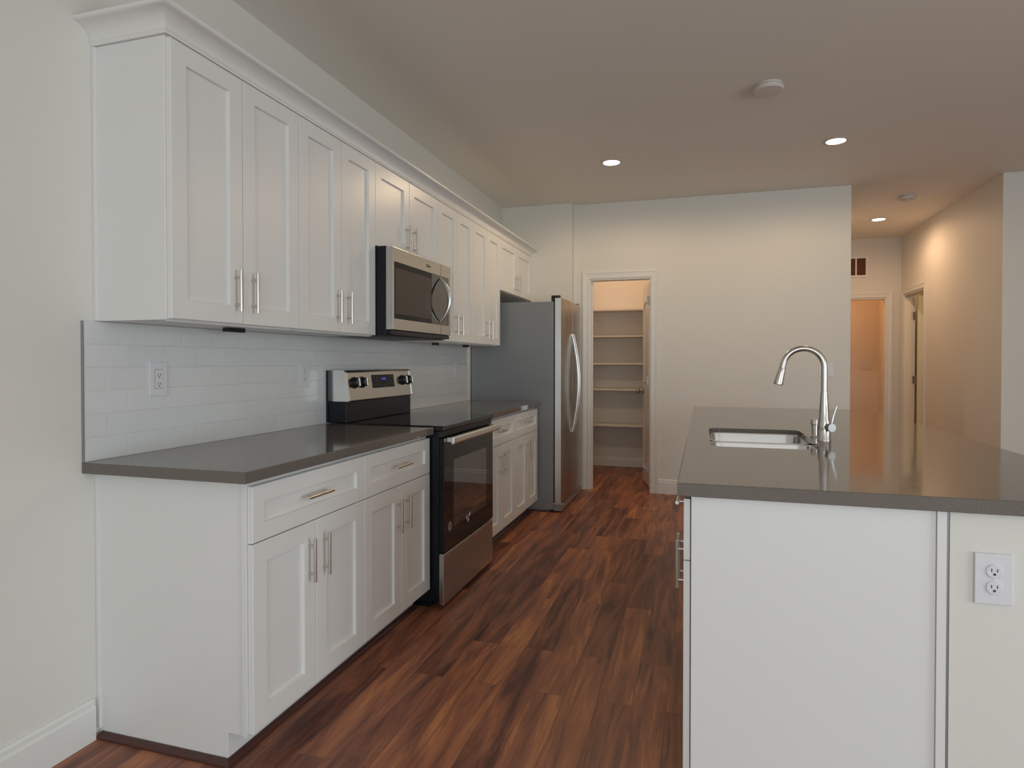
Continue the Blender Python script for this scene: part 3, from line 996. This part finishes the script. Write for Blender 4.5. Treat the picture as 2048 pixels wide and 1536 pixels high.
island_cabinet(IP, 0.86, 'white island cabinet at the near end, its door edges and handles seen edge-on', True)
island_cabinet(0.86, 1.80, 'white island cabinet under the sink bowls', drawer=False)
island_cabinet(1.80, 2.49, 'white island cabinet just past the sink, facing the far cabinets')
island_cabinet(2.49, NY1, 'white island cabinet at the far end, facing the refrigerator')
bm = bmesh.new()
prism(bm, [(1.956, 0.001), (2.457, 0.001), (2.457, ZCB - 0.001), (IBX0 - 0.0005, ZCB - 0.001), (IBX0 - 0.0005, 0.112), (1.956, 0.112)], 'y', IP - 0.008, IP - 0.0002)
endp = tag(obj('island_end_panel', bm, M['cab'], bevel=0.001), 'plain white panel covering the near end of the island', 'panel')
bx('scribe_strip', M['cab'], endp, (2.4575, 2.4775, IP - 0.014, IP - 0.0002, 0.001, ZCB - 0.001))
bx('shadow_gap', M['edge'], endp, (2.478, 2.4855, IP - 0.004, IP - 0.0002, 0.001, ZCB - 0.001))
sbox('wall_island', M['wall'], 'textured white half wall backing the island under the counter', 'half wall', (2.486, 2.70, IP - 0.008, NY1, 0.0, ZCB - 0.001))
plate_y('wall_outlet', 'white duplex outlet on the near end of the island half wall', 2.5745, 0.722, 0.079, 0.121, 'duplex', None, IP - 0.0085)

# counter with rounded sink cut-out
SX0, SX1, SY0, SY1, SR = 1.941, 2.346, 0.955, 1.668, 0.055
ZSL = 0.8945


def rrect(x0, x1, y0, y1, r, n=8):
    p = []
    for cx, cy_, a0 in ((x1 - r, y1 - r, 0), (x0 + r, y1 - r, PI / 2), (x0 + r, y0 + r, PI), (x1 - r, y0 + r, 1.5 * PI)):
        for k in range(n + 1):
            t = a0 + PI / 2 * k / n
            p.append((cx + r * math.cos(t), cy_ + r * math.sin(t)))
    return p


bm = bmesh.new()
hole = rrect(SX0, SX1, SY0, SY1, SR)
e = 0.002
def frame_face(zz, hole, ins):
    out = [(IX0 + ins, IY0 + ins), (IX1 - ins, IY0 + ins), (IX1 - ins, IY1 - ins), (IX0 + ins, IY1 - ins)]
    ov = [bm.verts.new((x, y, zz)) for x, y in out]
    hv = [bm.verts.new((x, y, zz)) for x, y in hole]
    N = len(hv) // 4
    return ov, hv
def hcorner(k):  # outer corner index nearest to hole corner k: order of rrect is ++, -+, --, +-
    return {0: 2, 1: 3, 2: 0, 3: 1}[k]
wide = rrect(SX0 - 0.02, SX1 + 0.014, SY0 - 0.02, SY1 + 0.02, SR + 0.01)
levels = [frame_face(ZCB, wide, e), frame_face(ZCT, hole, e)]
ov1 = [bm.verts.new((x, y, z)) for z in (ZCB + e,) for x, y in ((IX0, IY0), (IX1, IY0), (IX1, IY1), (IX0, IY1))]
ov2 = [bm.verts.new((x, y, z)) for z in (ZCT - e,) for x, y in ((IX0, IY0), (IX1, IY0), (IX1, IY1), (IX0, IY1))]
for (ov, hv) in levels:
    n = 9
    for k in range(4):
        c = ov[hcorner(k)]
        seg_ = hv[k * n:(k + 1) * n]
        for q1, q2 in zip(seg_, seg_[1:]):
            bm.faces.new((c, q1, q2))
        nxt = hv[((k + 1) % 4) * n]
        bm.faces.new((c, seg_[-1], nxt, ov[hcorner((k + 1) % 4)]))
hb, ht = levels[0][1], levels[1][1]
hs = [bm.verts.new((x, y, ZSL)) for x, y in wide]
hq = [bm.verts.new((x, y, ZSL)) for x, y in hole]
for A_, B_ in ((hb, hs), (hs, hq), (hq, ht)):
    for k in range(len(hb)):
        bm.faces.new((A_[k], A_[(k + 1) % len(hb)], B_[(k + 1) % len(hb)], B_[k]))
for A_, B_ in ((levels[0][0], ov1), (ov1, ov2), (ov2, levels[1][0])):
    for k in range(4):
        bm.faces.new((A_[k], A_[(k + 1) % 4], B_[(k + 1) % 4], B_[k]))
tag(obj('island_countertop', bm, M['quartz']), 'long taupe quartz countertop on the island with a sink cut-out', 'countertop')

# sink, two bowls hung below the counter
sk = thing('double_sink', 'undermount stainless double bowl sink in the island counter', 'sink', ((SX0 + SX1) / 2, (SY0 + SY1) / 2, 0.66))
zr = ZSL - 0.0006
ymid = 1.292
for (ya, yb) in ((SY0 + 0.002, ymid - 0.0065), (ymid + 0.0065, SY1 - 0.002)):
    bm = bmesh.new()
    xa, xb_ = SX0 + 0.002, SX1 - 0.002
    lv = [(-0.006, zr, 0.05), (0.0, zr, 0.055), (0.003, zr - 0.006, 0.055), (0.008, zr - 0.165, 0.06), (0.016, zr - 0.185, 0.06), (0.035, zr - 0.195, 0.05)]
    rs = []
    for ins, z, r in lv:
        i_ = ins if ins >= 0 else (-0.006)
        rs.append([bm.verts.new((x, y, z)) for x, y in rrect(xa + i_, xb_ - i_, ya + i_, yb - i_, r)])
    for A_, B_ in zip(rs, rs[1:]):
        for k in range(len(A_)):
            bm.faces.new((A_[k], A_[(k + 1) % len(A_)], B_[(k + 1) % len(A_)], B_[k]))
    bm.faces.new(rs[-1])
    bw = obj('sink_bowl', bm, M['sink'], sk, smooth=True)
    bm = bmesh.new()
    lathe(bm, [(0.043, 0), (0.043, 0.003), (0.036, 0.003), (0.03, 0.001), (0, 0.001)], ((SX0 + SX1) / 2, (ya + yb) / 2, zr - 0.1948), 28)
    obj('drain', bm, M['chrome'], bw, smooth=True)

# ------------------------------------------------------------------ faucet and deck fitting
fx, fy = 2.3915, 1.274
fa = thing('kitchen_faucet', 'tall gooseneck pull-down faucet standing beside the island sink', 'faucet', (fx, fy, ZCT))
bm = bmesh.new()
z = ZCT + 0.0005
lathe(bm, [(0.0275, 0), (0.0275, 0.003), (0.0262, 0.005), (0.0262, 0.040), (0.0256, 0.042), (0.0256, 0.044), (0.0258, 0.046), (0.0250, 0.075), (0.0205, 0.090), (0.0170, 0.15), (0.0138, 0.196), (0.0136, 0.202), (0, 0.202)], (fx, fy, z), 32)
obj('faucet_body', bm, M['nickel'], fa, smooth=True)
bm = bmesh.new()
pts = [(fx, fy, z + 0.2025), (fx, fy, z + 0.25)]
R = 0.079
ac = (fx - R, fy, z + 0.301)
AE = math.radians(167)
for k in range(23):
    t = k / 22 * AE
    pts.append((ac[0] + R * math.cos(t), fy, ac[2] + R * math.sin(t)))
dv = Vector((math.cos(AE + PI / 2), 0, math.sin(AE + PI / 2)))
endp_ = Vector(pts[-1])
pts.append(tuple(endp_ + dv * 0.020))
tube(bm, pts, 0.0122, 16)
obj('gooseneck_spout', bm, M['nickel'], fa, smooth=True)
bm = bmesh.new()
s0 = endp_ + dv * 0.0202
lathe(bm, [(0.0132, 0), (0.0140, 0.002), (0.0150, 0.02), (0.0190, 0.064), (0.0190, 0.070), (0.0165, 0.073), (0, 0.073)], s0, 24, dv)
obj('spray_head', bm, M['nickel'], fa, smooth=True)
bm = bmesh.new()
ax = Vector((0.40, -0.92, 0)).normalized()
hb_ = Vector((fx, fy, z + 0.057)) + ax * 0.020
lathe(bm, [(0.0135, 0), (0.0135, 0.018), (0.0180, 0.020), (0.0180, 0.032), (0.0170, 0.034), (0, 0.034)], hb_, 24, ax)
hub = obj('handle_hub', bm, M['satin'], fa, smooth=True)
bm = bmesh.new()
hp = hb_ + ax * 0.026 + Vector((0.002, 0, 0.014))
tube(bm, [hp, hp + Vector((0.007, 0, 0.035)), hp + Vector((0.019, 0.0, 0.074))], [0.0046, 0.0042, 0.0038], 10)
obj('lever', bm, M['bsteel'], hub, smooth=True)

bm = bmesh.new()
lathe(bm, [(0.019, 0), (0.019, 0.004), (0.0125, 0.006), (0.0125, 0.052), (0.0165, 0.054), (0.0165, 0.074), (0.0150, 0.077), (0, 0.077)], (2.376, 1.400, z), 24)
tag(obj('deck_cap', bm, M['nickel'], smooth=True), 'short cylindrical metal deck fitting behind the faucet on the island', 'deck fitting')

# ------------------------------------------------------------------ pantry shelves
zs = [(1.848, 'highest pantry shelf, nearest the ceiling'), (1.545, 'second pantry shelf from the top'), (1.231, 'middle of the five pantry shelves'), (0.933, 'fourth pantry shelf from the top, level with the door knob'), (0.520, 'lowest pantry shelf, with the tall gap beneath it')]
for zz, lb in zs:
    t = thing('pantry_shelf', 'white painted board, ' + lb, 'shelf', (0.95, 5.8, zz - 0.02), 'white shelves inside the pantry')
    bx('shelf_board', M['shelf'], t, (0.302, 1.598, 5.652, 5.950, zz - 0.019, zz), bevel=0.0015)
    bx('wall_cleat', M['shelf'], t, (0.302, 1.598, 5.934, 5.9505, zz - 0.06, zz - 0.0195))

# ------------------------------------------------------------------ ceiling fixtures
def downlight(x, y, label, power, col, spot=179, blend=0.35):
    t = thing('recessed_light', label, 'ceiling light', (x, y, H), 'round recessed ceiling lights')
    bm = bmesh.new()
    lathe(bm, [(0.060, -0.002), (0.064, -0.0075), (0.080, -0.005), (0.084, -0.0005), (0.060, -0.0005), (0.060, -0.002)][:5], (x, y, H), 40)
    obj('trim_ring', bm, M['plastic'], t, smooth=True)
    bm = bmesh.new()
    lathe(bm, [(0.0595, -0.006), (0.0595, -0.0075), (0.03, -0.0105), (0, -0.011)], (x, y, H), 32)
    obj('lens', bm, M['lens'], t, smooth=True)
    l = bpy.data.lights.new('lamp', 'SPOT')
    l.energy = power
    l.color = col
    l.spot_size = math.radians(spot)
    l.spot_blend = blend
    l.shadow_soft_size = 0.055
    o = bpy.data.objects.new('lamp', l)
    C.objects.link(o)
    o.parent = t
    o.location = (0, 0, -0.03)
    return t


WARM = (1.0, 0.72, 0.44)
downlight(1.236, 3.261, 'glowing recessed ceiling light in front of the pantry doorway', 23, WARM)
downlight(2.785, 3.245, 'glowing recessed ceiling light above the far end of the island', 23, WARM)
downlight(3.700, 6.007, 'glowing recessed ceiling light in the hallway ceiling', 28, (1.0, 0.62, 0.36), 179, 0.6)


def smoke(x, y, r, label):
    t = thing('smoke_detector', label, 'smoke detector', (x, y, H), 'round smoke detectors')
    bm = bmesh.new()
    lathe(bm, [(r * 0.9, -0.0005), (r * 0.9, -0.008), (r * 0.82, -0.010), (r * 0.82, -0.016)], (x, y, H), 40)
    obj('mounting_base', bm, M['gasket'] if r < 0 else M['plastic'], t, smooth=True)
    bm = bmesh.new()
    lathe(bm, [(r * 0.86, -0.0162), (r, -0.020), (r, -0.030), (r * 0.93, -0.037), (r * 0.5, -0.040), (0, -0.040)], (x, y, H), 40)
    cv = obj('cover', bm, M['plastic'], t, smooth=True)
    return cv


smoke(2.253, 2.174, 0.080, 'round white smoke detector on the kitchen ceiling')
c2 = smoke(3.702, 5.019, 0.070, 'round white smoke detector at the mouth of the hallway ceiling')
bm = bmesh.new()
lathe(bm, [(0.024, -0.0402), (0.022, -0.056), (0.012, -0.060), (0, -0.060)], (3.702, 5.019, H), 24)
obj('sensor_dome', bm, M['plastic'], c2, smooth=True)

# return air grille over the hallway end door
vg = thing('air_vent', 'white framed return air vent above the dark doorway in the hallway', 'vent', (3.66, YH, 2.30))
vx0, vx1, vz0, vz1 = 3.46, 3.862, 2.298, 2.555
fr_ = 0.024
bx('vent_frame', M['trim'], vg, (vx0, vx1, YH - 0.012, YH - 0.0005, vz0, vz0 + fr_), (vx0, vx1, YH - 0.012, YH - 0.0005, vz1 - fr_, vz1),
   (vx0, vx0 + fr_, YH - 0.012, YH - 0.0005, vz0 + fr_, vz1 - fr_), (vx1 - fr_, vx1, YH - 0.012, YH - 0.0005, vz0 + fr_, vz1 - fr_), (3.722, 3.738, YH - 0.012, YH - 0.0005, vz0 + fr_, vz1 - fr_))
bx('vent_back', M['vent'], vg, (vx0 + fr_, vx1 - fr_, YH - 0.0025, YH - 0.0006, vz0 + fr_, vz1 - fr_))
bm = bmesh.new()
k = vz0 + fr_ + 0.008
while k < vz1 - fr_ - 0.006:
    prism(bm, [(YH - 0.0095, k), (YH - 0.0085, k), (YH - 0.0035, k + 0.006), (YH - 0.0045, k + 0.006)], 'x', vx0 + fr_ + 0.001, 3.7215)
    prism(bm, [(YH - 0.0095, k), (YH - 0.0085, k), (YH - 0.0035, k + 0.006), (YH - 0.0045, k + 0.006)], 'x', 3.7385, vx1 - fr_ - 0.001)
    k += 0.013
obj('vent_slats', bm, M['vent'], vg)

# ------------------------------------------------------------------ lamps of the small rooms
def lamp(name, loc, power, col, r=0.08):
    l = bpy.data.lights.new(name, 'POINT')
    l.energy = power
    l.color = col
    l.shadow_soft_size = r
    o = bpy.data.objects.new(name, l)
    o.location = loc
    C.objects.link(o)


lamp('pantry_ceiling_lamp', (0.95, 5.25, 2.62), 8.6, (1.0, 0.64, 0.41))
lamp('side_room_lamp', (5.4, 6.3, 2.5), 16, (1.0, 0.68, 0.27))
lamp('far_room_lamp', (3.2, 8.0, 2.6), 15, (1.0, 0.42, 0.14))
